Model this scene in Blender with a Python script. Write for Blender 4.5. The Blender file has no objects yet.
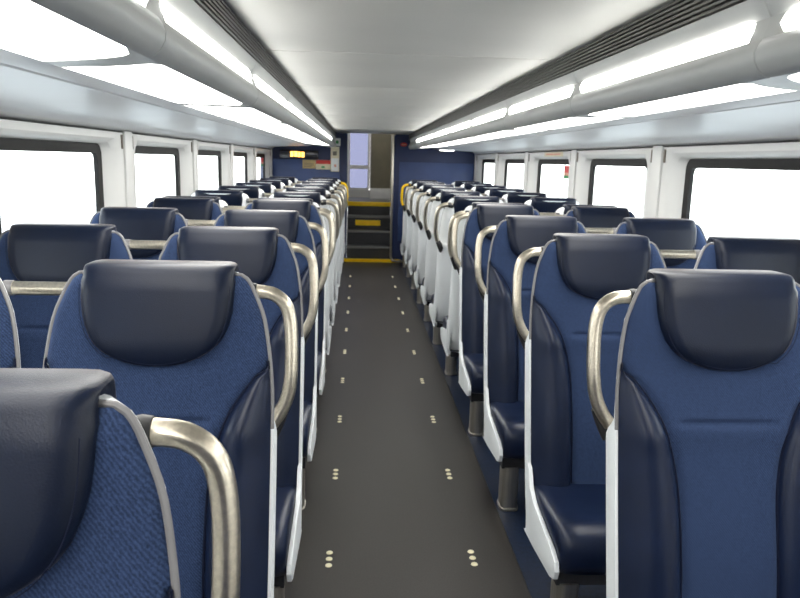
import bpy, bmesh, math, random
from mathutils import Vector, Matrix
random.seed(4)
D = bpy.data
SC = bpy.context.scene
COL = SC.collection

# ------------------------------------------------------------------ camera
F_PX, PITCH, YAW, ROLL = 720.0, math.radians(10.86), math.radians(3.46), math.radians(1.45)
CAM = Vector((-0.18, 0.0, 1.42))
fw = Vector((math.sin(YAW) * math.cos(PITCH), math.cos(YAW) * math.cos(PITCH), -math.sin(PITCH)))
rt = Vector((math.cos(YAW), -math.sin(YAW), 0))
up = rt.cross(fw)
r2 = rt * math.cos(ROLL) + up * math.sin(ROLL)
u2 = -rt * math.sin(ROLL) + up * math.cos(ROLL)
cam_d = D.cameras.new('camera')
cam = D.objects.new('camera', cam_d)
COL.objects.link(cam)
M = Matrix.Identity(4)
for i in range(3):
    M[i][0], M[i][1], M[i][2], M[i][3] = r2[i], u2[i], -fw[i], CAM[i]
cam.matrix_world = M
cam_d.sensor_fit = 'HORIZONTAL'
cam_d.sensor_width = 36
cam_d.lens = F_PX / 800 * 36
cam_d.clip_start = 0.02
cam_d.dof.use_dof = True
cam_d.dof.focus_distance = 1.35
cam_d.dof.aperture_fstop = 13
SC.camera = cam

# ------------------------------------------------------------------ world and exposure
WORLD_STRENGTH = 4.0
LAMP_UP, LAMP_LOW = 6.0, 6.0
w = D.worlds.new('world')
SC.world = w
w.use_nodes = True
wn = w.node_tree.nodes
wl = w.node_tree.links
bg = wn['Background']
bg.inputs[1].default_value = WORLD_STRENGTH
geo_n = wn.new('ShaderNodeTexCoord')
sep = wn.new('ShaderNodeSeparateXYZ')
ramp = wn.new('ShaderNodeValToRGB')
ramp.color_ramp.elements[0].position = 0.0
ramp.color_ramp.elements[0].color = (1.0, 0.99, 0.97, 1)
ramp.color_ramp.elements[1].position = 1.0
ramp.color_ramp.elements[1].color = (0.80, 0.89, 1.0, 1)
wl.new(geo_n.outputs['Generated'], sep.inputs[0])
wl.new(sep.outputs[2], ramp.inputs[0])
wl.new(ramp.outputs[0], bg.inputs[0])

SC.view_settings.view_transform = 'Standard'
SC.view_settings.look = 'None'
SC.view_settings.gamma = 1
SC.view_settings.use_curve_mapping = False
SC.view_settings.exposure = 0.55
SC.cycles.max_bounces = 10
SC.cycles.diffuse_bounces = 5
SC.cycles.transparent_max_bounces = 16
SC.cycles.sample_clamp_indirect = 6


# ------------------------------------------------------------------ materials
def srgb(r, g, b):
    def f(c):
        c /= 255
        return c / 12.92 if c <= 0.04045 else ((c + 0.055) / 1.055) ** 2.4
    return (f(r), f(g), f(b), 1)


def mat(name, col, rough=0.5, metal=0.0, noise=None, bump=None, spec=0.5, coat=0.0, aniso=False, sheen=0.0, tint=(1, 1, 1, 1)):
    """noise=(scale, amount): base colour mottling; bump=(scale, strength)"""
    m = D.materials.new(name)
    m.use_nodes = True
    n, l = m.node_tree.nodes, m.node_tree.links
    p = n['Principled BSDF']
    p.inputs['Base Color'].default_value = col
    p.inputs['Roughness'].default_value = rough
    p.inputs['Metallic'].default_value = metal
    p.inputs['Specular IOR Level'].default_value = spec
    p.inputs['Coat Weight'].default_value = coat
    if sheen:
        p.inputs['Sheen Weight'].default_value = sheen
        p.inputs['Sheen Roughness'].default_value = 0.25
        p.inputs['Sheen Tint'].default_value = tint
    tc = n.new('ShaderNodeTexCoord')
    if noise:
        t = n.new('ShaderNodeTexNoise')
        t.inputs['Scale'].default_value = noise[0]
        t.inputs['Detail'].default_value = 4
        mp = n.new('ShaderNodeMapping')
        if aniso:
            mp.inputs['Scale'].default_value = (1, 1, 0.06)
        l.new(tc.outputs['Object'], mp.inputs[0])
        l.new(mp.outputs[0], t.inputs['Vector'])
        r = n.new('ShaderNodeValToRGB')
        a = noise[1]
        r.color_ramp.elements[0].position = 0.35
        r.color_ramp.elements[1].position = 0.65
        r.color_ramp.elements[0].color = tuple(c * (1 - a) for c in col[:3]) + (1,)
        r.color_ramp.elements[1].color = tuple(min(1, c * (1 + a)) for c in col[:3]) + (1,)
        l.new(t.outputs[0], r.inputs[0])
        l.new(r.outputs[0], p.inputs['Base Color'])
    if bump:
        t = n.new('ShaderNodeTexNoise')
        t.inputs['Scale'].default_value = bump[0]
        t.inputs['Detail'].default_value = 3
        l.new(tc.outputs['Object'], t.inputs['Vector'])
        b = n.new('ShaderNodeBump')
        b.inputs['Strength'].default_value = bump[1]
        b.inputs['Distance'].default_value = 0.002
        l.new(t.outputs[0], b.inputs['Height'])
        l.new(b.outputs[0], p.inputs['Normal'])
    return m


def emit(name, col, strength):
    m = D.materials.new(name)
    m.use_nodes = True
    p = m.node_tree.nodes['Principled BSDF']
    p.inputs['Base Color'].default_value = (0.8, 0.8, 0.8, 1)
    p.inputs['Emission Color'].default_value = col
    p.inputs['Emission Strength'].default_value = strength
    return m


def fabric_mat():
    m = D.materials.new('navy_weave')
    m.use_nodes = True
    n, l = m.node_tree.nodes, m.node_tree.links
    p = n['Principled BSDF']
    p.inputs['Roughness'].default_value = 0.9
    p.inputs['Specular IOR Level'].default_value = 0.2
    p.inputs['Sheen Weight'].default_value = 0.25
    p.inputs['Sheen Tint'].default_value = (0.35, 0.5, 0.9, 1)
    tc = n.new('ShaderNodeTexCoord')
    mp = n.new('ShaderNodeMapping')
    mp.inputs['Rotation'].default_value = (0, math.radians(38), 0)
    l.new(tc.outputs['Object'], mp.inputs[0])
    wv = n.new('ShaderNodeTexWave')
    wv.wave_type = 'BANDS'
    wv.bands_direction = 'X'
    wv.inputs['Scale'].default_value = 75
    wv.inputs['Distortion'].default_value = 4.0
    wv.inputs['Detail'].default_value = 2
    wv.inputs['Detail Scale'].default_value = 4.0
    l.new(mp.outputs[0], wv.inputs['Vector'])
    ns = n.new('ShaderNodeTexNoise')
    ns.inputs['Scale'].default_value = 260
    l.new(tc.outputs['Object'], ns.inputs['Vector'])
    mx = n.new('ShaderNodeMath')
    mx.operation = 'MULTIPLY_ADD'
    mx.inputs[1].default_value = 0.4
    l.new(wv.outputs[1], mx.inputs[0])
    m2 = n.new('ShaderNodeMath')
    m2.operation = 'MULTIPLY'
    m2.inputs[1].default_value = 0.7
    l.new(ns.outputs[0], m2.inputs[0])
    l.new(m2.outputs[0], mx.inputs[2])
    r = n.new('ShaderNodeValToRGB')
    r.color_ramp.elements[0].position = 0.25
    r.color_ramp.elements[1].position = 0.85
    r.color_ramp.elements[0].color = FABRIC_LO
    r.color_ramp.elements[1].color = FABRIC_HI
    l.new(mx.outputs[0], r.inputs[0])
    l.new(r.outputs[0], p.inputs['Base Color'])
    b = n.new('ShaderNodeBump')
    b.inputs['Strength'].default_value = 0.35
    b.inputs['Distance'].default_value = 0.001
    l.new(mx.outputs[0], b.inputs['Height'])
    l.new(b.outputs[0], p.inputs['Normal'])
    return m


FABRIC_LO = (0.011, 0.020, 0.052, 1)
FABRIC_HI = (0.036, 0.062, 0.142, 1)
FABRIC = fabric_mat()
LEATHER = mat('navy_leather', (0.007, 0.013, 0.037, 1), 0.29, noise=(9, 0.12), bump=(420, 0.2), spec=0.34)
LEATHER_CAP = mat('dark_headrest_leather', (0.0045, 0.0085, 0.023, 1), 0.37, noise=(7, 0.10), bump=(420, 0.2), spec=0.25, sheen=0.17, tint=(1.0, 0.80, 0.70, 1))  # warm sheen tint imitates the ceiling's reflection on the headrest tops
PIPING = mat('navy_piping', (0.006, 0.009, 0.026, 1), 0.6, spec=0.15)
WHITE_SHELL = mat('white_seat_plastic', (0.84, 0.87, 0.89, 1), 0.38, noise=(4, 0.03))
RIM = mat('warm_grey_rim', (0.20, 0.195, 0.20, 1), 0.35, noise=(6, 0.05))
STEEL = mat('brushed_champagne_steel', (0.62, 0.56, 0.46, 1), 0.30, 1.0, noise=(160, 0.10), bump=(300, 0.08))
POST = mat('brushed_post_steel', (0.55, 0.52, 0.47, 1), 0.38, 1.0, noise=(120, 0.12), aniso=True)
DARK_PLASTIC = mat('dark_bracket_plastic', (0.02, 0.02, 0.022, 1), 0.45, noise=(30, 0.2))
YELLOW = mat('yellow_paint', srgb(250, 205, 10), 0.4, noise=(12, 0.06))
FRAME_DARK = mat('dark_seat_frame', (0.03, 0.03, 0.035, 1), 0.5, noise=(30, 0.2))
WALL = mat('white_wall_panel', (0.71, 0.705, 0.69, 1), 0.38, noise=(3, 0.015))
SOFFIT = mat('white_gloss_soffit', (0.74, 0.745, 0.76, 1), 0.36, noise=(3, 0.02))
CEIL = mat('white_ceiling_panel', (0.80, 0.79, 0.75, 1), 0.50, noise=(2.5, 0.02))
HOUSING = mat('grey_lamp_housing', (0.50, 0.50, 0.485, 1), 0.40, noise=(4, 0.03))
VENT = mat('grey_vent_metal', (0.14, 0.135, 0.125, 1), 0.45, 0.3, noise=(30, 0.1))
VENT_BACK = mat('dark_vent_recess', (0.012, 0.012, 0.012, 1), 0.8, noise=(30, 0.1))
LAMP_U = emit('upper_lamp_glow', (1.0, 1.0, 0.95, 1), LAMP_UP)
LAMP_L = emit('lower_lamp_glow', (1.0, 0.98, 0.92, 1), LAMP_LOW)
RUBBER = mat('black_window_rubber', (0.010, 0.0095, 0.0095, 1), 0.6, noise=(40, 0.15), spec=0.25)
AISLE = mat('speckled_grey_vinyl', (0.024, 0.0205, 0.0185, 1), 0.38, noise=(220, 0.30), bump=(180, 0.1))
BLUE_FLOOR = mat('navy_speckled_floor', (0.006, 0.014, 0.038, 1), 0.38, noise=(60, 0.4))
STUD = mat('cream_floor_stud', (0.80, 0.74, 0.52, 1), 0.4, noise=(60, 0.08))
BLUE_PANEL = mat('navy_bulkhead_laminate', (0.015, 0.028, 0.095, 1), 0.45, noise=(5, 0.08))
BLUE_BAND = mat('mid_blue_bulkhead_band', (0.034, 0.064, 0.185, 1), 0.45, noise=(5, 0.08))
STEP = mat('dark_step_rubber', (0.035, 0.036, 0.040, 1), 0.55, noise=(90, 0.25))
STEP_EDGE = mat('grey_step_edge', (0.17, 0.17, 0.17, 1), 0.5, noise=(60, 0.15))
LOCKER = mat('grey_brown_locker', (0.20, 0.18, 0.13, 1), 0.45, noise=(6, 0.08))
CREAM = mat('cream_sign_card', (0.72, 0.64, 0.46, 1), 0.5, noise=(20, 0.05))
TAN = mat('tan_sign_card', (0.50, 0.36, 0.16, 1), 0.5, noise=(20, 0.08))
RED = mat('red_sign_print', (0.62, 0.035, 0.030, 1), 0.5, noise=(20, 0.08))
PINK = mat('pale_red_print', (0.72, 0.34, 0.25, 1), 0.5, noise=(20, 0.08))
GREEN = mat('green_sign_print', (0.04, 0.30, 0.09, 1), 0.5, noise=(20, 0.08))
GREYPRINT = mat('grey_sign_print', (0.16, 0.13, 0.10, 1), 0.5, noise=(20, 0.08))
WHITE = mat('white_enamel', (0.80, 0.80, 0.80, 1), 0.4, noise=(8, 0.03))
DISPLAY = mat('black_display_glass', (0.014, 0.014, 0.022, 1), 0.2, noise=(20, 0.1))
AMBER = emit('amber_led', (1.0, 0.46, 0.04, 1), 2.6)
GROUND = mat('pale_concrete_ground', (0.72, 0.72, 0.70, 1), 0.9, noise=(0.6, 0.08))


def glass_mat(name='window_glass', tint=(0.94, 0.97, 0.97, 1)):
    m = D.materials.new(name)
    m.use_nodes = True
    n, l = m.node_tree.nodes, m.node_tree.links
    n.remove(n['Principled BSDF'])
    tr = n.new('ShaderNodeBsdfTransparent')
    tr.inputs[0].default_value = tint
    gl = n.new('ShaderNodeBsdfGlossy')
    gl.inputs['Roughness'].default_value = 0.02
    lw = n.new('ShaderNodeLayerWeight')
    lw.inputs[0].default_value = 0.5
    pw = n.new('ShaderNodeMath')
    pw.operation = 'POWER'
    pw.inputs[1].default_value = 5
    ad = n.new('ShaderNodeMath')
    ad.operation = 'MULTIPLY_ADD'
    ad.inputs[1].default_value = 0.6
    ad.inputs[2].default_value = 0.03
    l.new(lw.outputs['Facing'], pw.inputs[0])
    l.new(pw.outputs[0], ad.inputs[0])
    mx = n.new('ShaderNodeMixShader')
    l.new(ad.outputs[0], mx.inputs[0])
    l.new(tr.outputs[0], mx.inputs[1])
    l.new(gl.outputs[0], mx.inputs[2])
    l.new(mx.outputs[0], n['Material Output'].inputs[0])
    return m


GLASS = glass_mat()
DOOR_GLASS = glass_mat('dimmed_door_glass', (0.27, 0.28, 0.35, 1))  # tint dims the sky behind, standing in for weaker interior light


# ------------------------------------------------------------------ helpers
class MB:
    def __init__(self):
        self.v, self.f = [], []

    def add(self, vs, fs):
        o = len(self.v)
        self.v += [tuple(v) for v in vs]
        self.f += [tuple(i + o for i in f) for f in fs]

    def box(self, x0, x1, y0, y1, z0, z1):
        self.add([(x0, y0, z0), (x1, y0, z0), (x1, y1, z0), (x0, y1, z0), (x0, y0, z1), (x1, y0, z1), (x1, y1, z1), (x0, y1, z1)],
                 [(0, 3, 2, 1), (4, 5, 6, 7), (0, 1, 5, 4), (1, 2, 6, 5), (2, 3, 7, 6), (3, 0, 4, 7)])
        return self

    def grid(self, rows, close=False):
        n = len(rows[0])
        vs = [p for r in rows for p in r]
        fs = []
        for i in range(len(rows) - 1):
            for j in range(n if close else n - 1):
                k = (j + 1) % n
                fs.append((i * n + j, i * n + k, (i + 1) * n + k, (i + 1) * n + j))
        self.add(vs, fs)
        return self

    def ngon(self, pts):
        self.add(pts, [tuple(range(len(pts)))])
        return self

    def extrude(self, pts, vec):
        """closed prism from a planar loop"""
        n = len(pts)
        q = [tuple(p[i] + vec[i] for i in range(3)) for p in pts]
        self.add(list(pts) + q, [tuple(reversed(range(n))), tuple(range(n, 2 * n))] + [(i, (i + 1) % n, n + (i + 1) % n, n + i) for i in range(n)])
        return self

    def tube(self, pts, r, seg=14, cap=True):
        pts = [Vector(p) for p in pts]
        rs = r if isinstance(r, (list, tuple)) else [r] * len(pts)
        t0 = (pts[1] - pts[0]).normalized()
        a = Vector((0, 0, 1)) if abs(t0.z) < 0.9 else Vector((0, 1, 0))
        nrm = t0.cross(a).normalized()
        rows = []
        for i, p in enumerate(pts):
            if i == 0:
                t = t0
            elif i == len(pts) - 1:
                t = (p - pts[i - 1]).normalized()
            else:
                t = ((p - pts[i - 1]).normalized() + (pts[i + 1] - p).normalized()).normalized()
            nrm = (nrm - t * nrm.dot(t)).normalized()
            b = t.cross(nrm)
            rows.append([tuple(p + (nrm * math.cos(2 * math.pi * k / seg) + b * math.sin(2 * math.pi * k / seg)) * rs[i]) for k in range(seg)])
        self.grid(rows, True)
        if cap:
            self.ngon(list(reversed(rows[0])))
            self.ngon(rows[-1])
        return self

    def build(self, name, m, parent=None, sharp=40, fix=True, bevel=0):
        me = D.meshes.new(name)
        me.from_pydata(self.v, [], self.f)
        bm = bmesh.new()
        bm.from_mesh(me)
        bmesh.ops.remove_doubles(bm, verts=bm.verts, dist=1e-5)
        if bevel:
            es = [e for e in bm.edges if len(e.link_faces) == 2 and e.calc_face_angle(0) > 0.6]
            bmesh.ops.bevel(bm, geom=es, offset=bevel, segments=3, profile=0.5, affect='EDGES', clamp_overlap=True)
        if fix:
            bmesh.ops.recalc_face_normals(bm, faces=bm.faces)
        bm.to_mesh(me)
        bm.free()
        me.polygons.foreach_set('use_smooth', [True] * len(me.polygons))
        me.set_sharp_from_angle(angle=math.radians(sharp))
        me.materials.append(m)
        o = D.objects.new(name, me)
        COL.objects.link(o)
        if parent:
            o.parent = parent
        return o


def spline(pts, n=6):
    """Catmull-Rom through 3-D points"""
    P = [Vector(p) for p in pts]
    P = [P[0] * 2 - P[1]] + P + [P[-1] * 2 - P[-2]]
    out = []
    for i in range(1, len(P) - 2):
        for k in range(n):
            t = k / n
            a, b, c, d = P[i - 1], P[i], P[i + 1], P[i + 2]
            out.append(0.5 * ((2 * b) + (c - a) * t + (2 * a - 5 * b + 4 * c - d) * t * t + (3 * b - a - 3 * c + d) * t ** 3))
    out.append(P[-2])
    return out


def lerp_tab(tab, x):
    """piecewise linear, tab sorted by key"""
    if x <= tab[0][0]:
        return tab[0][1]
    for (a, va), (b, vb) in zip(tab, tab[1:]):
        if x <= b:
            return va + (vb - va) * (x - a) / (b - a)
    return tab[-1][1]


def sstep(a, b, x):
    t = min(1, max(0, (x - a) / (b - a)))
    return t * t * (3 - 2 * t)


def empty(name, loc=(0, 0, 0), rz=0):
    o = D.objects.new(name, None)
    o.empty_display_size = 0.1
    COL.objects.link(o)
    o.location = loc
    o.rotation_euler = (0, 0, rz)
    return o


def tag(o, label, cat, group=None):
    o['label'] = label
    o['category'] = cat
    if group:
        o['group'] = group
    return o


def struct(o):
    o['kind'] = 'structure'
    return o


def copy_tree(o, parent=None):
    c = o.copy()
    COL.objects.link(c)
    if parent:
        c.parent = parent
    for ch in o.children:
        copy_tree(ch, c)
    return c


# ------------------------------------------------------------------ the car body
Y0, Y1 = -2.6, 10.20            # rear and front bulkheads
WALL_X = {-1: 1.385, 1: 1.440}  # inner wall faces; the glass lies 60 mm further out
ZC = 1.78                       # ceiling

# floor: navy slab, grey aisle runner with raised edges, cream studs
fl = struct(MB().box(-1.48, 1.53, Y0, Y1 + 0.03, -0.06, 0.0).build('floor', BLUE_FLOOR))
prof = [(-0.425, 0.0005), (-0.420, 0.008), (-0.372, 0.0085), (-0.352, 0.004), (0.340, 0.004), (0.362, 0.0085), (0.410, 0.008), (0.415, 0.0005)]
MB().grid([[(x, y, z) for x, z in prof] for y in (Y0, Y1 - 0.06)]).build('aisle_runner', AISLE, fl, sharp=20)
stud_me = None
for i in range(11):
    for x in (-0.268, 0.253):
        for k in (-1, 0, 1):
            if stud_me is None:
                rows = []
                for r, z in ((0.0125, 0.0), (0.0115, 0.0025), (0.007, 0.0035)):
                    rows.append([(r * math.cos(a * math.pi / 8), r * math.sin(a * math.pi / 8), z) for a in range(16)])
                s = MB().grid(rows, True)
                s.ngon(rows[-1])
                o = s.build('floor_stud', STUD, fl)
                stud_me = o.data
            else:
                o = D.objects.new('floor_stud', stud_me)
                COL.objects.link(o)
                o.parent = fl
            o.location = (x, 2.381 + (i - 1) * 0.7149 + k * 0.042, 0.004)

# ceiling panels with recessed seams
ce = struct(MB().box(-0.52, 0.52, Y0, Y1 + 0.05, ZC + 0.012, ZC + 0.03).build('ceiling', CEIL))
y = Y0
edges = [Y0] + [2.60 + 1.2 * k for k in range(-4, 7) if Y0 < 2.6 + 1.2 * k < Y1] + [Y1 + 0.05]
for a, b in zip(edges, edges[1:]):
    MB().box(-0.505, 0.505, a + 0.006, b - 0.006, ZC, ZC + 0.012).build('ceiling_panel', CEIL, ce, bevel=0.005)

# outer roof and body skin, so that no daylight leaks in behind the panels
sk = MB()
sk.box(-1.62, 1.62, Y0 - 0.1, Y1 + 0.0, 1.92, 1.98)
for s in (-1, 1):
    a, b = sorted((s * (WALL_X[s] + 0.09), s * 1.62))
    sk.box(a, b, Y0 - 0.1, Y1 + 0.1, 1.47, 1.95)
    a, b = sorted((s * (WALL_X[s] + 0.09), s * 1.62))
    sk.box(a, b, Y0 - 0.1, Y1 + 0.1, -1.2, 1.0)
struct(sk.build('roof', WALL))

P_WIN = 1.555
PIL = [3.895 + P_WIN * i for i in range(-5, 5)]      # pillar centres: -3.80 ... 9.88


def rrect(y0, y1, z0, z1, r, n=7):
    pts = []
    for cy, cz, a0 in ((y1 - r, z1 - r, 0), (y0 + r, z1 - r, 90), (y0 + r, z0 + r, 180), (y1 - r, z0 + r, 270)):
        for k in range(n):
            a = math.radians(a0 + 90 * k / (n - 1))
            pts.append((cy + r * math.cos(a), cz + r * math.sin(a)))
    return pts


def outer_match(pts, y0, y1, z0, z1, n=7):
    """points on the rectangle, one per rounded-rectangle point, corners kept"""
    out = []
    for q, (cy, cz) in enumerate(((y1, z1), (y0, z1), (y0, z0), (y1, z0))):
        for k in range(n):
            py, pz = pts[q * n + k]
            m_ = (n - 1) / 2
            first_vert = q in (0, 2)
            if k == m_:
                out.append((cy, cz))
            elif (k < m_) == first_vert:
                out.append((cy, pz))
            else:
                out.append((py, cz))
    return out


Z_SILL, Z_HEAD = 0.99, 1.495
for s, side in ((-1, 'left'), (1, 'right')):
    XW = WALL_X[s]
    XG = XW + 0.06
    # soffit-to-window band and lower wall as long strips
    wall = MB()
    wall.grid([[(s * x, yy, z) for x, z in ((XW - 0.0208, 1.551), (XW, 1.525))] for yy in (Y0, Y1)])
    wall.grid([[(s * x, yy, z) for x, z in ((XW, 0.965), (XW + 0.02, 0.955), (XW + 0.085, 0.945), (XW + 0.085, 0.0))] for yy in (Y0, Y1)])
    bays = []
    for i in range(len(PIL) - 1):
        a, b = PIL[i], PIL[i + 1]
        a2, b2 = max(a, Y0), b
        if b < Y0 + 0.5:
            continue
        if a < Y0:
            continue
        hole = rrect(a + 0.115, b - 0.115, Z_SILL, Z_HEAD, 0.085)
        outer = outer_match(hole, a, b, 0.965, 1.525)
        wall.grid([[(s * XW, p[0], p[1]) for p in outer], [(s * XW, p[0], p[1]) for p in hole]], True)
        # flared reveal running out to the glass
        g = rrect(a + 0.24, b - 0.24, 1.025, 1.462, 0.055)
        mid = [((p[0] * 0.42 + q[0] * 0.58), (p[1] * 0.42 + q[1] * 0.58)) for p, q in zip(hole, g)]
        wall.grid([[(s * XW, p[0], p[1]) for p in hole], [(s * (XW + 0.018), p[0], p[1]) for p in mid],
                   [(s * (XG + 0.012), p[0], p[1]) for p in g]], True)
        bays.append((a, b))
    ya, yb = Y0, bays[0][0]
    wall.grid([[(s * XW, ya, 0.965), (s * XW, ya, 1.525)], [(s * XW, yb, 0.965), (s * XW, yb, 1.525)]])
    ya, yb = bays[-1][1], Y1
    wall.grid([[(s * XW, ya, 0.965), (s * XW, ya, 1.525)], [(s * XW, yb, 0.965), (s * XW, yb, 1.525)]])
    struct(wall.build('wall_' + side, WALL, fix=False, sharp=34))
    # pillar strips between the windows, each with two dark slots
    for i, p in enumerate([q for q in PIL if q > Y0]):
        pm = MB().box(*sorted((s * (XW - 0.012), s * (XW + 0.004))), p - 0.062, p + 0.062, 0.97, 1.535)
        t = struct(pm.build('trim_%d' % (i + 1 + (20 if s > 0 else 0)), WALL, bevel=0.004))
        for q in (-0.085, 0.085):
            MB().box(*sorted((s * (XW - 0.006), s * (XW + 0.004))), p + q - 0.009, p + q + 0.009, 1.445, 1.515).build('coat_slot', GREYPRINT, t, bevel=0.002)
    # windows: rubber frame and glass
    for i, (a, b) in enumerate(bays):
        o = rrect(a + 0.236, b - 0.236, 1.021, 1.466, 0.056)
        n_ = rrect(a + 0.283, b - 0.283, 1.066, 1.421, 0.035)
        fm = MB()
        lo = lambda pts, x: [(s * x, p[0], p[1]) for p in pts]
        fm.grid([lo(o, XG + 0.014), lo(o, XG - 0.010), lo(n_, XG - 0.006), lo(n_, XG + 0.014), lo(o, XG + 0.014)], True)
        wdw = struct(fm.build('window_%d' % (i + 1 + (20 if s > 0 else 0)), RUBBER))
        MB().extrude(lo(rrect(a + 0.275, b - 0.275, 1.058, 1.429, 0.04), XG + 0.002), (s * 0.005, 0, 0)).build('pane', GLASS, wdw)

# soffit panels between the lamp housings and the side walls
for s, nm in ((-1, 'trim_41'), (1, 'trim_42')):
    pr = [(0.832, 1.630), (0.832, 1.6025), (0.860, 1.594), (0.885, 1.590), (0.889, 1.596), (0.895, 1.596), (0.899, 1.588), (1.10, 1.581), (1.30, 1.571), (WALL_X[s] - 0.047, 1.567), (WALL_X[s] - 0.031, 1.560), (WALL_X[s] - 0.020, 1.548)]
    struct(MB().grid([[(s * x, yy, z) for x, z in pr] for yy in (Y0, Y1)]).build(nm, SOFFIT, fix=False, sharp=25))


# front bulkhead: navy panels either side of the stair opening
OX0, OX1 = -0.345, 0.30
for nm, x0, x1 in (('wall_front_left', -1.54, OX0), ('wall_front_right', OX1, 1.54)):
    bk = struct(MB().box(x0, x1, Y1, Y1 + 0.05, -0.05, 1.95).build(nm, BLUE_PANEL))
    lo_, hi_ = (x0 + 0.02, x1 - 0.10) if x0 < -1 else (x0 + 0.08, x1 - 0.03)
    MB().box(lo_, hi_, Y1 - 0.012, Y1 + 0.002, 0.30, 1.405).build('panel', BLUE_BAND, bk, bevel=0.004)
struct(MB().box(-1.54, 1.54, Y0 - 0.05, Y0, -0.05, 1.95).build('wall_back', BLUE_PANEL))

# stairwell and landing beyond
LZ = 0.80
sw = MB()
sw.box(OX0 - 0.05, OX0, Y1 + 0.05, 11.0, -0.05, 2.8)
sw.box(OX1, OX1 + 0.05, Y1 + 0.05, 11.0, -0.05, 2.8)
struct(sw.build('wall_stairwell', WALL))
lw = MB()
lw.box(-0.95, -0.90, 10.98, 12.35, LZ - 0.05, 2.9)
lw.box(0.90, 0.95, 10.98, 12.35, LZ - 0.05, 2.9)
lw.box(-0.95, OX0, 10.95, 11.0, LZ - 0.05, 2.9)
lw.box(OX1, 0.95, 10.95, 11.0, LZ - 0.05, 2.9)
lw.box(-0.95, -0.37, 12.30, 12.35, LZ - 0.05, 2.9)
lw.box(-0.37, -0.0, 12.30, 12.35, LZ - 0.05, 0.92)
lw.box(-0.37, -0.0, 12.30, 12.35, 2.45, 2.9)
lw.box(0.0, 0.95, 12.30, 12.35, LZ - 0.05, 2.9)
struct(lw.build('wall_landing', WALL))
struct(MB().box(-0.95, 0.95, 10.90, 12.35, LZ - 0.06, LZ - 0.0015).build('floor_landing', STEP_EDGE))
struct(MB().box(-0.95, 0.95, Y1 + 0.02, 12.35, 2.8, 2.86).build('ceiling_landing', CEIL))
struct(MB().box(-0.95, 0.95, Y1 + 0.0, Y1 + 0.06, 1.80, 2.85).build('wall_over_stairs', WALL))
dr = MB()
dr.grid([[(p[0], yy, p[1]) for p in pts] for pts, yy in ((rrect(-0.368, -0.002, 0.92, 2.45, 0.03), 12.34), (rrect(-0.368, -0.002, 0.92, 2.45, 0.03), 12.29), (rrect(-0.335, -0.035, 0.955, 2.40, 0.03), 12.29), (rrect(-0.335, -0.035, 0.955, 2.40, 0.03), 12.34))], True)
door = struct(dr.build('door_1', WHITE))
MB().box(-0.34, -0.03, 12.315, 12.32, 0.95, 2.41).build('pane', DOOR_GLASS, door)
MB().box(-0.35, -0.02, 12.295, 12.325, 1.27, 1.33).build('rail', WHITE, door, bevel=0.004)

tag(MB().box(0.015, 0.335, 11.95, 12.29, LZ + 0.17, 2.6).build('equipment_locker', LOCKER, bevel=0.008),
    'tall grey-brown locker on the landing beyond the stairs', 'locker')
tag(MB().box(0.0, 0.36, 11.90, 12.29, LZ, LZ + 0.165).build('locker_plinth', WHITE, bevel=0.006),
    'low white plinth under the grey-brown locker at the top of the stairs', 'plinth')

ll = empty('landing_fill_lamp', (0.1, 11.4, 2.795))  # added fill lamp, brightens the otherwise black landing and locker
tag(ll, 'added flat fill lamp, unseen above the landing beyond the stairs', 'ceiling light')
MB().box(-0.30, 0.30, -0.30, 0.30, -0.02, 0.0).build('tray', WHITE, ll, bevel=0.004)
MB().box(-0.27, 0.27, -0.27, 0.27, -0.026, -0.019).build('diffuser', LAMP_L, ll, bevel=0.002)

# steps
stair = empty('staircase', (0, Y1 - 0.03, 0))
tag(stair, 'dark four-step staircase with yellow edges at the end of the aisle', 'stairs')
zs = [0.215, 0.415, 0.61, LZ]
for k, z in enumerate(zs):
    y0 = 0.24 * k
    zb = 0 if k == 0 else zs[k - 1]
    MB().box(OX0 + 0.002, OX1 - 0.002, y0 + 0.012, y0 + 0.03, zb, z - 0.022).build('riser', STEP, stair)
    MB().box(OX0 + 0.002, OX1 - 0.002, y0, y0 + 0.27, z - 0.022, z + 0.001).build('tread', STEP, stair, bevel=0.003)
    nm = MB().box(OX0 + 0.002, OX1 - 0.002, y0 - 0.006, y0 + (0.05 if k == 3 else 0.035), z - (0.060 if k == 3 else 0.028), z + 0.004)
    e = nm.build('nosing', YELLOW if k == 3 else STEP_EDGE, stair, bevel=0.003)
    if k == 3:
        e['label'] = 'yellow top nosing'
    if k == 2:
        e = MB().box(-0.225, 0.145, y0 + 0.004, y0 + 0.013, zb + 0.055, zb + 0.135).build('warning_plate', YELLOW, stair, bevel=0.002)
        e['label'] = 'yellow warning plate on riser'
e = MB().box(OX0 - 0.03, OX1 + 0.12, -0.085, -0.012, 0.0, 0.045).build('threshold', YELLOW, stair, bevel=0.004)
e['label'] = 'yellow strip at the foot of the stairs'

# handrail at the right of the stairs
hr = empty('handrail', (0.335, Y1 - 0.16, 0))
tag(hr, 'slim steel handrail pole at the right edge of the stairs', 'handrail')
MB().tube([(-0.055, 0, 1.77), (-0.055, 0, 0.6)] + [tuple(p) for p in spline([(-0.055, 0, 0.20), (-0.055, -0.0, 0.10), (-0.03, -0.01, 0.045), (0.03, -0.01, 0.03), (0.075, -0.01, 0.03)], 4)], 0.017).build('pole', STEEL, hr)
MB().box(-0.085, -0.025, -0.03, 0.03, 1.755, 1.775).build('flange', STEEL, hr, bevel=0.003)
MB().tube([(0.075, -0.01, 0.03), (0.12, 0.02, 0.03), (0.14, 0.06, 0.03), (0.14, 0.155, 0.03)], 0.017).build('foot', STEEL, hr)

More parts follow.
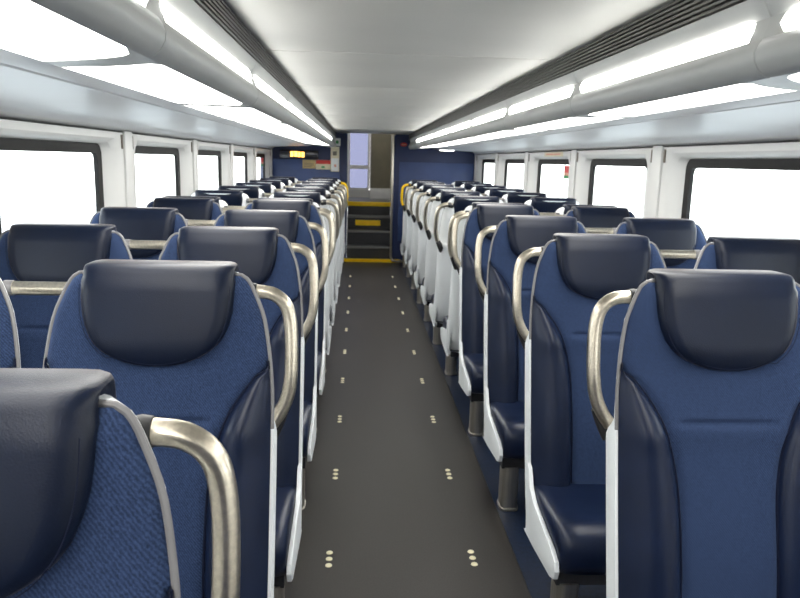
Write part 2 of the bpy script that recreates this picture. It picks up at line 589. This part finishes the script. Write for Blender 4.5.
# ------------------------------------------------------------------ lamp housings
P_MOD = 1.11
J0 = 1.27
HX = [(0.506, 1.716), (0.507, 1.708), (0.521, 1.684), (0.5235, 1.679), (0.512, 1.642), (0.505, 1.632), (0.501, 1.620), (0.503, 1.605), (0.512, 1.590), (0.523, 1.581),
      (0.535, 1.5785), (0.80, 1.5995), (0.835, 1.602)]


def fixture(s):
    """one lamp module, local y from 0 to P_MOD; the aisle is on the inner side"""
    root = empty('light_fixture')
    h = MB()
    L = P_MOD
    g = 0.0
    # housing strips that are continuous along the module
    for strip in (HX[0:4], HX[4:11]):       # ends turned in by 3 mm: the joint reads as a groove
        h.grid([[(s * (x + dd), yy, z + (dd * 0.5 if z < 1.65 else 0)) for x, z in strip] for yy, dd in ((0.0, 0.003), (0.003, 0.0), (L - 0.003, 0.0), (L, 0.003))])
    # backing behind lamps
    h.grid([[(s * x, yy, z) for x, z in ((0.5235, 1.679), (0.534, 1.676), (0.524, 1.640), (0.512, 1.642))] for yy in (g, L - g)])
    # bridges at the ends of the upper lamp
    for a, b in ((g, 0.045), (L - 0.045, L - g)):
        h.grid([[(s * x, yy, z) for x, z in ((0.5235, 1.679), (0.519, 1.662), (0.512, 1.642))] for yy in (a, b)])
    # underside: S-curved web at each joint
    n = 14
    def web(t):      # inner y offset to outer y offset of the joint
        return 0.36 * t ** 0.8
    def wid(t):
        return 0.056 - 0.010 * t + 0.05 * max(0, 1 - t / 0.12) ** 2
    ts = [i / n for i in range(n + 1)]
    def und(t, yy):
        x = 0.535 + (0.835 - 0.535) * t
        return (s * x, yy, 1.5785 + (1.602 - 1.5785) * t)
    # (first half-web at y = 0 side, second at y = L side)
    h.grid([[und(t, web(t) + g) for t in ts], [und(t, web(t) + wid(t)) for t in ts]])
    h.grid([[und(t, L + web(t) - wid(t)) for t in ts], [und(t, L + web(t) - g) for t in ts]])
    h.grid([[und(1.0, web(1)), und(1.0, L + web(1))], [und(0.98, web(0.98)), und(0.98, L + web(0.98))]])
    # recess roof behind the lower lamp
    h.grid([[(s * 0.53, yy, 1.62), (s * 0.835, yy + 0.36, 1.63)] for yy in (g, L)])
    h.build('housing', HOUSING, root, fix=False, sharp=30)
    u = MB()
    rows = []
    for yy, k in ((0.047, 0.35), (0.055, 0.8), (0.075, 1), (L - 0.075, 1), (L - 0.055, 0.8), (L - 0.047, 0.35)):
        zm, dz = 1.6605, 0.0185 * k
        rows.append([(s * (0.518 - 0.004 * (1 - abs(q))), yy, zm + q * dz) for q in (1, 0.5, 0, -0.5, -1)])
    u.grid(rows)
    # give the diffuser a body
    rows2 = [[(x + s * 0.006, yy, z) for x, yy, z in r] for r in rows]
    u.grid(rows2)
    for A, B in ((rows[0], rows2[0]), (rows[-1], rows2[-1]), ([r[0] for r in rows], [r[0] for r in rows2]), ([r[-1] for r in rows], [r[-1] for r in rows2])):
        u.grid([A, B])
    u.build('upper_diffuser', LAMP_U, root, sharp=60)
    l = MB()
    tl = [0.0] + [0.985 * i / n for i in range(1, n + 1)]
    A = [und(t, web(t) + wid(t) + 0.001) for t in tl]
    B = [und(t, L + web(t) - wid(t) - 0.001) for t in tl]
    lift = lambda r, d: [(x, yy, z + d) for x, yy, z in r]
    l.grid([lift(A, 0.004), lift(B, 0.004)])
    l.grid([lift(A, 0.010), lift(B, 0.010)])
    l.grid([lift(A, 0.004), lift(A, 0.010)])
    l.grid([lift(B, 0.004), lift(B, 0.010)])
    l.grid([[lift(A, 0.004)[0], lift(B, 0.004)[0]], [lift(A, 0.010)[0], lift(B, 0.010)[0]]])
    l.grid([[lift(A, 0.004)[-1], lift(B, 0.004)[-1]], [lift(A, 0.010)[-1], lift(B, 0.010)[-1]]])
    l.build('lower_diffuser', LAMP_L, root, sharp=60)
    return root


ORD = ['nearest', 'second', 'third', 'fourth', 'fifth', 'sixth', 'seventh', 'eighth', 'ninth', 'tenth', 'eleventh', 'twelfth']
for s, side in ((-1, 'left'), (1, 'right')):
    proto = fixture(s)
    first = True
    k0 = -3
    n_in = 0
    for k in range(k0, 7):
        y = J0 + P_MOD * k
        o = proto if first else copy_tree(proto)
        first = False
        o.location = (0, y, 0)
        o.rotation_euler = (0, 0, 0)
        vis = k + 1           # module 0 (cut by the frame) begins at k = -1
        if k < -1:
            lab = 'grey curved lamp module over the %s seats, %s behind the camera' % (side, 'just' if k == -2 else 'farthest')
        elif k == -1:
            lab = 'grey curved lamp module over the %s seats, nearest the camera, cut by the frame' % side
        elif k == 6:
            lab = 'grey curved lamp module over the %s seats, last before the blue bulkhead' % side
        else:
            lab = 'grey curved lamp module over the %s seats, %s from the camera' % (side, ORD[vis])
        tag(o, lab, 'ceiling light', 'lamp modules along the %s side' % side)
    # fixture end return at the bulkhead
    struct(MB().extrude([(s * x, J0 + P_MOD * 7 + 0.001, z) for x, z in HX[0:13]] + [(s * 0.835, J0 + P_MOD * 7 + 0.001, 1.716)], (0, Y1 - J0 - P_MOD * 7 - 0.001, 0)).build('trim_%d' % (43 if s < 0 else 44), HOUSING, sharp=30))

# air grilles: slatted strip between ceiling and lamps
for s, side in ((-1, 'left'), (1, 'right')):
    v = empty('air_grille', (s * 0.505, 0, 1.7495))
    tag(v, 'long dark slatted air grille along the %s edge of the ceiling' % side, 'vent', 'ceiling air grilles')
    MB().box(*sorted((s * 0.012, s * 0.016)), Y0, Y1, -0.032, 0.0295).build('backing', VENT_BACK, v)
    n = 6
    for k in range(n):
        z = -0.026 + k * 0.0103
        a = MB().extrude([(s * -0.002, Y0, z - 0.0030), (s * 0.012, Y0, z - 0.0045), (s * 0.012, Y0, z - 0.0015), (s * -0.002, Y0, z + 0.0022)], (0, Y1 - Y0, 0))
        a.build('slat', VENT, v)
    c = MB()
    yy = Y0 + 0.05
    while yy < Y1:
        c.box(*sorted((s * 0.004, s * 0.012)), yy - 0.002, yy + 0.002, -0.031, 0.0285)
        yy += 0.045
    o = c.build('crossbars', VENT, v)
    o['kind'] = 'stuff'

# small downlight at the far end of the right soffit
dl = empty('downlight', (0.99, 9.80, 1.584))
tag(dl, 'small bright downlight under the right soffit by the blue bulkhead', 'ceiling light')
MB().box(-0.11, 0.11, -0.05, 0.05, -0.012, 0.004).build('bezel', WHITE, dl, bevel=0.004)
MB().box(-0.095, 0.095, -0.04, 0.04, -0.018, -0.011).build('lens', LAMP_L, dl, bevel=0.002)

# ------------------------------------------------------------------ signs on the bulkhead
YB = Y1 - 0.012
ds = empty('led_display', (-1.04, YB, 1.475))
tag(ds, 'black display box with glowing amber lights on the left blue bulkhead', 'display')
MB().box(-0.23, 0.30, -0.06, 0.002, -0.060, 0.055).build('case', DISPLAY, ds, bevel=0.006)
am = MB()
for k, (x, ww, zz) in enumerate(((-0.082, 0.040, 0.0), (-0.030, 0.046, 0.003), (0.024, 0.030, -0.003), (0.068, 0.040, -0.004))):
    am.box(x - 0.0, x + ww, -0.064, -0.058, -0.036 + zz, 0.036 + zz)
am.build('lit_segments', AMBER, ds, bevel=0.002)

sg = empty('notice_card', (-0.865, YB, 1.345))
tag(sg, 'tan notice card on the blue bulkhead, below the amber display', 'sign')
MB().box(-0.095, 0.085, -0.008, 0.002, -0.060, 0.058).build('card', TAN, sg, bevel=0.002)
for k in range(3):
    MB().box(-0.072, 0.060 - 0.03 * (k == 2), -0.010, -0.0075, 0.008 - k * 0.02 - 0.004, 0.008 - k * 0.02 + 0.004).build('print_line', GREYPRINT, sg)
sg = empty('notice_card', (-0.665, YB, 1.342))
tag(sg, 'cream notice card with a red top band, beside the tan card', 'sign')
MB().box(-0.112, 0.098, -0.008, 0.002, -0.066, 0.062).build('card', CREAM, sg, bevel=0.002)
MB().box(-0.110, 0.096, -0.0105, -0.0075, 0.008, 0.060).build('red_band', RED, sg)
MB().box(-0.035, 0.010, -0.0105, -0.0075, -0.046, -0.020).build('emblem', GREEN, sg)

cb = empty('wall_cabinet', (-0.513, YB, 1.42))
tag(cb, 'narrow cream cabinet on the blue bulkhead left of the stairs', 'cabinet')
MB().box(-0.058, 0.058, -0.06, 0.002, -0.170, 0.168).build('case', CREAM, cb, bevel=0.005)
MB().box(-0.050, 0.050, -0.066, -0.058, -0.160, 0.012).build('door', WHITE, cb, bevel=0.003)
MB().box(-0.030, 0.025, -0.064, -0.058, 0.050, 0.105).build('window_plate', GREYPRINT, cb, bevel=0.002)
MB().box(-0.010, 0.018, -0.071, -0.065, -0.105, -0.070).build('latch', PINK, cb, bevel=0.002)
ex = empty('exit_plaque', (-0.485, YB, 1.652))
tag(ex, 'small white square plaque with a green mark, above the cream cabinet', 'sign')
MB().box(-0.045, 0.045, -0.010, 0.002, -0.052, 0.052).build('plate', WHITE, ex, bevel=0.003)
MB().tube([(0, -0.0125, 0), (0, -0.009, 0)], 0.022, 16).build('mark', GREEN, ex)

lg = empty('oval_badge', (0.435, Y1, 1.642))
tag(lg, 'small red oval badge on the right blue bulkhead', 'sign')
rows = []
for r, y in ((1.0, 0.002), (1.0, -0.004), (0.9, -0.006)):
    rows.append([(0.048 * r * math.cos(a * math.pi / 12), y, 0.027 * r * math.sin(a * math.pi / 12)) for a in range(24)])
b = MB().grid(rows, True)
b.ngon(rows[-1])
b.build('badge_plate', RED, lg)
MB().box(-0.030, 0.030, -0.0085, -0.0055, -0.006, 0.006).build('badge_bar', PINK, lg)

# stickers on the windows, plate above a right window
for s, i, lab in ((1, 2, 'red and green exit sticker in the top corner of a right window'), (-1, 4, 'red sticker at the top of the farthest left window')):
    a = 3.895 + P_WIN * (i - 1)
    b = a + P_WIN
    XG = WALL_X[s] + 0.06
    yy = (a + 0.283 + 0.095) if s > 0 else (b - 0.42)
    st = empty('exit_sticker', (s * (XG + 0.001), yy, 1.36))
    tag(st, lab, 'sticker', 'window exit stickers')
    MB().box(*sorted((s * -0.003, s * 0.0)), -0.085, 0.085, 0.0, 0.055).build('red_print', RED, st)
    MB().box(*sorted((s * -0.003, s * 0.0)), -0.085, 0.085, -0.024, 0.0).build('cream_print', PINK, st)
    MB().box(*sorted((s * -0.003, s * 0.0)), -0.085, 0.085, -0.05, -0.024).build('green_print', GREEN, st)
np_ = empty('notice_plate', (WALL_X[1], 6.05, 1.507))
tag(np_, 'small pale plate with red print on the right wall above a window', 'sign')
MB().box(-0.006, 0.002, -0.28, 0.28, -0.020, 0.016).build('plate', CREAM, np_, bevel=0.002)
MB().box(-0.0075, -0.005, -0.22, 0.22, -0.008, 0.004).build('print_line', PINK, np_)


# ------------------------------------------------------------------ seats (local: front faces -y, base on the floor)
def yf(z):
    return 0.025 - (1.10 - z) * 0.235


WT = [(0.20, 0.242), (0.40, 0.248), (0.85, 0.249), (0.96, 0.2445), (1.04, 0.2345), (1.085, 0.2245), (1.12, 0.210), (1.145, 0.198), (1.16, 0.186), (1.170, 0.166)]
BT = [(0.37, 0.110), (0.65, 0.111), (0.75, 0.118), (0.82, 0.133), (0.875, 0.154), (0.92, 0.183), (0.955, 0.212), (0.995, 0.250), (1.2, 0.3)]
HT = [(0.976, 0.0), (0.979, 0.035), (0.985, 0.065), (0.998, 0.098), (1.018, 0.126), (1.045, 0.146), (1.08, 0.158), (1.11, 0.162), (1.15, 0.163), (1.20, 0.162)]


def smooth_tab(tab):
    ks = [k for k, _ in tab]
    pts = spline([(v, 0, k) for k, v in tab], 6)
    return [(p.z, p.x) for p in pts]


WTs, BTs, HTs = smooth_tab(WT), smooth_tab(BT), smooth_tab(HT)
W = lambda z: lerp_tab(WTs, z)
B = lambda z: lerp_tab(BTs, z)
H = lambda z: lerp_tab(HTs, z)
ZT = 1.170


def zlist(a, b, n):
    return [a + (b - a) * i / n for i in range(n + 1)]


def shell_mesh():
    m = MB()
    zs = [0.20, 0.215, 0.24, 0.27, 0.31, 0.45, 0.60, 0.72, 0.78, 0.80, 0.815, 0.83, 0.845, 0.86, 0.90, 0.95, 1.0, 1.04, 1.08, 1.11, 1.13, 1.145, 1.157, 1.165, 1.170]
    rows = []
    for z in zs:
        k = sstep(0.87, 0.81, z)
        wv = W(z) + 0.004 * k
        low = 0.45 + 0.55 * sstep(0.19, 0.30, z)
        d = (0.088 - 0.030 * sstep(0.80, 1.17, z)) * low
        y = yf(z)
        e1, e2 = 0.012 + (0.058 * low - 0.012) * k, 0.035 + (0.074 * low - 0.035) * k
        half = [(-wv + 0.010, y + 0.002), (-wv + 0.003, y + 0.001), (-wv, y + 0.006), (-wv + 0.002, y + e1), (-wv + 0.014 + 0.006 * (1 - k), y + e2), (-wv + 0.045 + 0.02 * (1 - k), y + d), (-0.11, y + d + 0.012), (-0.05, y + d + 0.016)]
        row = half + [(-x, yy) for x, yy in reversed(half)]
        rows.append([(x, yy, z) for x, yy in row])
    m.grid(rows)
    m.ngon(rows[0])
    m.ngon(rows[-1])
    # front closure
    m.ngon([r[0] for r in rows] + [r[-1] for r in reversed(rows)])
    return m


def pad_height(x, z):
    wp = W(z) - 0.007
    t = 0.020 * max(0.0, 1 - abs(x / wp) ** 7) ** 0.5
    t *= sstep(ZT + 0.004, ZT - 0.03, z) * 0.8 + 0.2
    t -= 0.010 * math.exp(-((z - 0.862) / 0.007) ** 2) * sstep(0.125, 0.085, abs(x))
    t += 0.006 * math.exp(-((z - 0.845) / 0.03) ** 2)
    t += 0.010 * math.exp(-((z - 0.56) / 0.13) ** 2)
    b = B(z)
    if b < wp:                # dip into the bolster seam
        t -= 0.008 * math.exp(-((abs(x) - b) / 0.010) ** 2)
    return t


def fabric_mesh():
    m = MB()
    rows = []
    zs = zlist(0.36, 0.82, 22) + zlist(0.83, 0.90, 16) + zlist(0.905, ZT - 0.006, 28)
    for z in zs:
        lim = min(B(z), W(z) - 0.007)
        row = []
        for j in range(25):
            q = -1 + 2 * j / 24
            q = math.copysign(abs(q) ** 0.8, q)
            x = q * lim
            row.append((x, yf(z) - pad_height(x, z), z))
        rows.append(row)
    m.grid(rows)
    back = [[(x * 0.999, yf(z) + 0.006, z) for x, _, z in r] for r in rows]
    m.grid([[r[0] for r in rows], [r[0] for r in back]])
    m.grid([[r[-1] for r in rows], [r[-1] for r in back]])
    m.grid([rows[-1], back[-1]])
    return m


def bolster_mesh(s):
    m = MB()
    zs = zlist(0.36, 0.70, 12) + zlist(0.72, 0.988, 22)
    rows = []
    for z in zs:
        a, b = B(z), W(z) - 0.006
        if a > b:
            a = b - 0.001
        g = sstep(0.99, 0.83, z)
        row = []
        for j in range(15):
            q = j / 14
            x = a + (b - a) * q
            base = pad_height(a, z) * (1 - q) * 0.9
            hgt = base + (0.012 + 0.040 * g) * (math.sin(math.pi * min(1, q * 0.98 + 0.02) ** 0.85) ** 0.75 if 0 < q < 1 else 0) * 0.85
            row.append((s * x, yf(z) - hgt, z))
        rows.append(row)
    m.grid(rows)
    m.grid([[r[0] for r in rows], [(r[0][0], yf(r[0][2]) + 0.005, r[0][2]) for r in rows]])
    return m


def piping_mesh(s):
    pts = []
    for z in zlist(0.38, 0.70, 10) + zlist(0.72, 0.985, 18):
        a = min(B(z), W(z) - 0.007)
        pts.append((s * a, yf(z) - max(0.002, pad_height(a, z)) - 0.002, z))
    return MB().tube(pts, 0.0028, 6)


def headrest_mesh():
    m = MB()
    path = []                              # (y, z, half width z key)
    for z in (0.976, 0.978, 0.982, 0.988, 0.997, 1.009, 1.022, 1.04, 1.065, 1.09, 1.115, 1.135, 1.153):
        dep = 0.022 + 0.026 * min(1, (z - 0.976) / 0.05) ** 0.5
        path.append((yf(z) - dep, z, z))
    y0 = path[-1][0]
    for a in (15, 30, 45, 60, 75, 90):
        a = math.radians(a)
        path.append((y0 + 0.006 + 0.036 * (1 - math.cos(a)), 1.153 + 0.036 * math.sin(a), 1.18))
    y1 = path[-1][0]
    path.append((y1 + 0.020, 1.1895, 1.18))
    y2 = 0.088
    for a in (75, 55, 35, 15, 0):
        a = math.radians(a)
        path.append((y2 + 0.026 * math.cos(a), 1.161 + 0.0285 * math.sin(a), 1.18))
    for z in (1.14, 1.10, 1.07, 1.05):
        path.append((yf(z) + 0.078, z, 1.15))
    rows = []
    qs = [-1, -0.985, -0.95, -0.88, -0.75, -0.5, -0.25, 0, 0.25, 0.5, 0.75, 0.88, 0.95, 0.985, 1]
    for (y, z, k) in path:
        hw = H(k) if k < 1.18 else 0.1605
        ym = yf(min(z, 1.19)) + 0.016
        row = [(-hw * 0.95, ym, min(z, 1.176))]
        for q in qs:
            e = abs(q) ** 22
            yy = y + (ym - y) * e * 0.55
            zz = z - (z - 1.176) * e * 0.5 if z > 1.176 else z
            row.append((q * hw, yy, zz))
        row.append((hw * 0.95, ym, min(z, 1.176)))
        rows.append(row)
    m.grid(rows)
    return m


def seam_mesh():
    pts = []
    for z in list(reversed(zlist(1.0, 1.15, 14))):
        pts.append((-H(z) * 0.955, yf(z) - 0.0455, z))
    for q in zlist(-0.8, 0.8, 14):
        x = q * H(1.0) * 0.955
        z = 0.984 + 0.016 * abs(q / 0.8) ** 2.2
        pts.append((x, yf(z) - 0.038, z))
    for z in zlist(1.0, 1.15, 14):
        pts.append((H(z) * 0.955, yf(z) - 0.0455, z))
    return MB().tube(pts, 0.0008, 5)


def rim_mesh():
    pts = []
    zs = zlist(0.84, 1.05, 10) + [1.07, 1.09, 1.11, 1.125, 1.14, 1.15, 1.158, 1.165]
    for z in zs:
        pts.append((-(W(z) - 0.0035), yf(z) + 0.003, z))
    top = [(-0.145, yf(1.168) + 0.003, 1.168), (0.145, yf(1.168) + 0.003, 1.168)]
    pts = pts + top + [(-x, y, z) for x, y, z in reversed(pts)]
    return MB().tube(pts, 0.0046, 8)


def cushion_mesh():
    m = MB()
    # profile along depth (y,z) for the top surface and the front drop
    prof_ = [(-0.07, 0.375), (-0.16, 0.385), (-0.26, 0.386), (-0.36, 0.391), (-0.44, 0.396), (-0.475, 0.393), (-0.500, 0.381), (-0.515, 0.360), (-0.521, 0.330), (-0.516, 0.290), (-0.500, 0.255), (-0.470, 0.240), (-0.07, 0.240)]
    hw = 0.238
    rows = []
    for y, z in prof_:
        row = []
        for q in (-1, -0.985, -0.95, -0.88, -0.7, -0.35, 0, 0.35, 0.7, 0.88, 0.95, 0.985, 1):
            e = abs(q) ** 16
            yy = y + (0.018 * e if y < -0.45 else 0)
            zz = z - (0.022 * e if z > 0.30 else -0.004 * e)
            if 0.37 < z and -0.44 < y:
                zz -= 0.010 * max(0, 1 - (q / 0.8) ** 2) * sstep(-0.10, -0.2, y) * sstep(-0.44, -0.36, y)
            row.append((q * hw, yy, zz))
        rows.append(row)
    m.grid(rows)
    m.ngon([r[0] for r in rows])
    m.ngon([r[-1] for r in rows])
    return m


def skirt_mesh(s):
    """white side cover: runs from the shell edge forward along the cushion"""
    loop = [(yf(0.46) + 0.02, 0.46), (yf(0.42) - 0.012, 0.42), (-0.175, 0.372), (-0.23, 0.345), (-0.36, 0.325), (-0.455, 0.312), (-0.500, 0.296), (-0.512, 0.272), (-0.500, 0.242), (-0.46, 0.226), (-0.25, 0.205), (-0.12, 0.198), (yf(0.2) + 0.03, 0.205)]
    x0, x1 = 0.239, 0.2535
    return MB().extrude([(s * x0, y, z) for y, z in loop], (s * (x1 - x0), 0, 0))


def frame_mesh():
    return MB().box(-0.225, 0.225, -0.44, -0.36, 0.185, 0.2425).box(-0.225, 0.225, -0.19, -0.13, 0.19, 0.2425)


HANDLE = [(0.172, 0.074, 1.124), (0.205, 0.074, 1.124), (0.240, 0.073, 1.118), (0.266, 0.072, 1.095), (0.277, 0.068, 1.055), (0.2805, 0.058, 1.00), (0.280, 0.046, 0.94),
          (0.273, 0.040, 0.893), (0.258, 0.034, 0.857), (0.238, 0.028, 0.828)]
BAR_Y = 0.074


def make_seat(kind, a):
    """kind 'aisle' (handle on local side a = +1/-1) or 'window'"""
    r = empty('train_seat')
    shell_mesh().build('shell', WHITE_SHELL, r, sharp=35)
    fabric_mesh().build('backrest', FABRIC, r, sharp=60)
    for s in (-1, 1):
        bo = bolster_mesh(s).build('bolster', LEATHER, r, sharp=60)
        piping_mesh(s).build('piping', PIPING, bo)
    hd = headrest_mesh().build('headrest', LEATHER_CAP, r, sharp=60)
    seam_mesh().build('seam', PIPING, hd)
    rim_mesh().build('rim', RIM, r)
    cushion_mesh().build('seat_cushion', LEATHER, r, sharp=50)
    for s in (-1, 1):
        skirt_mesh(s).build('side_cover', WHITE_SHELL, r, bevel=0.003)
    frame_mesh().build('seat_frame', FRAME_DARK, r)
    if kind == 'aisle':
        h = MB().tube([(a * p.x, p.y, p.z) for p in spline(HANDLE, 5)], 0.0155, 16).build('grab_handle', STEEL, r)
        up_ = MB().tube([(a * 0.165, BAR_Y - 0.006, 1.120), (a * 0.192, BAR_Y, 1.124), (a * 0.202, BAR_Y, 1.124)], [0.0195, 0.0195, 0.0175], 14)
        up_.build('handle_socket', DARK_PLASTIC, h)
        P = HANDLE
        lo = MB().tube([(a * 0.262, 0.054, 0.862), (a * 0.250, 0.053, 0.840), (a * 0.240, 0.050, 0.812), (a * 0.240, 0.042, 0.785)], [0.016, 0.020, 0.019, 0.008], 14)
        lo.build('handle_socket', DARK_PLASTIC, h)
        # pedestal at the aisle side
        n = 20
        loop = []
        for k in range(n):
            t = 2 * math.pi * k / n
            loop.append((a * 0.185 + 0.036 * math.copysign(abs(math.cos(t)) ** 0.55, math.cos(t)), -0.40 + 0.048 * math.copysign(abs(math.sin(t)) ** 0.55, math.sin(t))))
        pd = MB().extrude([(x, y, 0.0) for x, y in loop], (0, 0, 0.19)).build('pedestal', POST, r)
        MB().extrude([(a * 0.185 + (x - a * 0.185) * 1.12, -0.40 + (y + 0.40) * 1.12, 0.0) for x, y in loop], (0, 0, 0.012)).build('foot_plate', POST, pd, bevel=0.002)
    else:
        # bracket down to the floor by the wall
        MB().box(-a * 0.232 - 0.02, -a * 0.232 + 0.02, -0.42, -0.16, 0.0, 0.20).build('wall_bracket', FRAME_DARK, r, bevel=0.004)
    return r


XA = {'left': -0.607, 'right': 0.650}
XN = {'left': -1.143, 'right': 1.200}
protos = {('aisle', 1): make_seat('aisle', 1), ('aisle', -1): make_seat('aisle', -1), ('window', 1): make_seat('window', 1), ('window', -1): make_seat('window', -1)}
used = set()
ROW0, PITCH_S, ROW_AWAY = 0.703, 0.83, 4.32      # fifth and sixth rows stand back to back


def row_words(i, side, kind):
    where = 'by the aisle' if kind == 'aisle' else 'by the window'
    if i <= 4:
        nth = ['nearest the camera, cut by the frame', 'second row from camera', 'third row from camera', 'fourth row from camera', 'fifth row, facing camera'][i]
        return 'navy seat %s on the %s, %s' % (where, side, nth)
    nth = ['first', 'second', 'third', 'fourth', 'fifth', 'sixth', 'last'][i - 5]
    if i == 11 and kind == 'aisle':
        return 'seat %s with a yellow handle on the %s, last row by the bulkhead' % (where, side)
    return 'white-backed seat %s on the %s, %s row facing away' % (where, side, nth)


def bar(side, length):
    o = empty('grab_bar')
    MB().tube([(-length / 2, 0, 0), (length / 2, 0, 0)], 0.0155, 16).build('bar', STEEL, o)
    for s in (-1, 1):
        MB().tube([(s * (length / 2 - 0.020), 0, 0), (s * length / 2, 0, 0)], 0.0172, 14).build('end_socket', RIM, o)
    return o


bars = {}
for i in range(0, 12):
    for side in ('left', 'right'):
        for kind in ('aisle', 'window'):
            if i == 0 and not (side == 'left' and kind == 'aisle'):
                continue
            away = i >= 5
            a = 1 if side == 'left' else -1            # world direction of the aisle
            la = -a if away else a                     # in seat space
            key = (kind, la)
            if key in used:
                o = copy_tree(protos[key])
            else:
                o = protos[key]
                used.add(key)
            y = ROW_AWAY + PITCH_S * (i - 5) if away else ROW0 + PITCH_S * i
            if i == 0:
                y -= 0.022
            o.location = ((XA if kind == 'aisle' else XN)[side] + (0.006 if i == 0 else 0), y, 0)
            o.rotation_euler = (0, 0, math.pi if away else 0)
            tag(o, row_words(i, side, kind), 'seat', 'train seats %s on the %s side' % ('by the aisle' if kind == 'aisle' else 'by the window', side))
            if kind == 'window':
                xa, xn = XA[side], XN[side]
                e0, e1 = sorted((xa - a * 0.188, xn + a * 0.188))
                if side not in bars:
                    bo = bars[side] = bar(side, e1 - e0)
                else:
                    bo = copy_tree(bars[side])
                bo.location = ((e0 + e1) / 2, y + (-BAR_Y if away else BAR_Y), 1.124)
                lab = 'steel bar joining the two %s seats of the ' % side
                lab += ['', 'second row, nearest the camera', 'third row from the camera', 'fourth row from the camera', 'fifth row, last one facing the camera',
                        'first row facing away', 'second row facing away', 'third row facing away', 'fourth row facing away', 'third row from the bulkhead', 'last row but one', 'last row by the bulkhead'][i]
                tag(bo, lab, 'bar', 'steel bars between the %s seats' % side)
            if i == 11 and kind == 'aisle':
                for ch in o.children:
                    if ch.name.startswith('grab_handle'):
                        me = ch.data.copy()
                        me.materials.clear()
                        me.materials.append(YELLOW)
                        ch.data = me
                        ch['label'] = 'yellow handle'

# ------------------------------------------------------------------ outside: pale ground and far pale buildings
struct(MB().box(-60, 60, -40, 60, -2.6, -2.5).build('ground', GROUND))
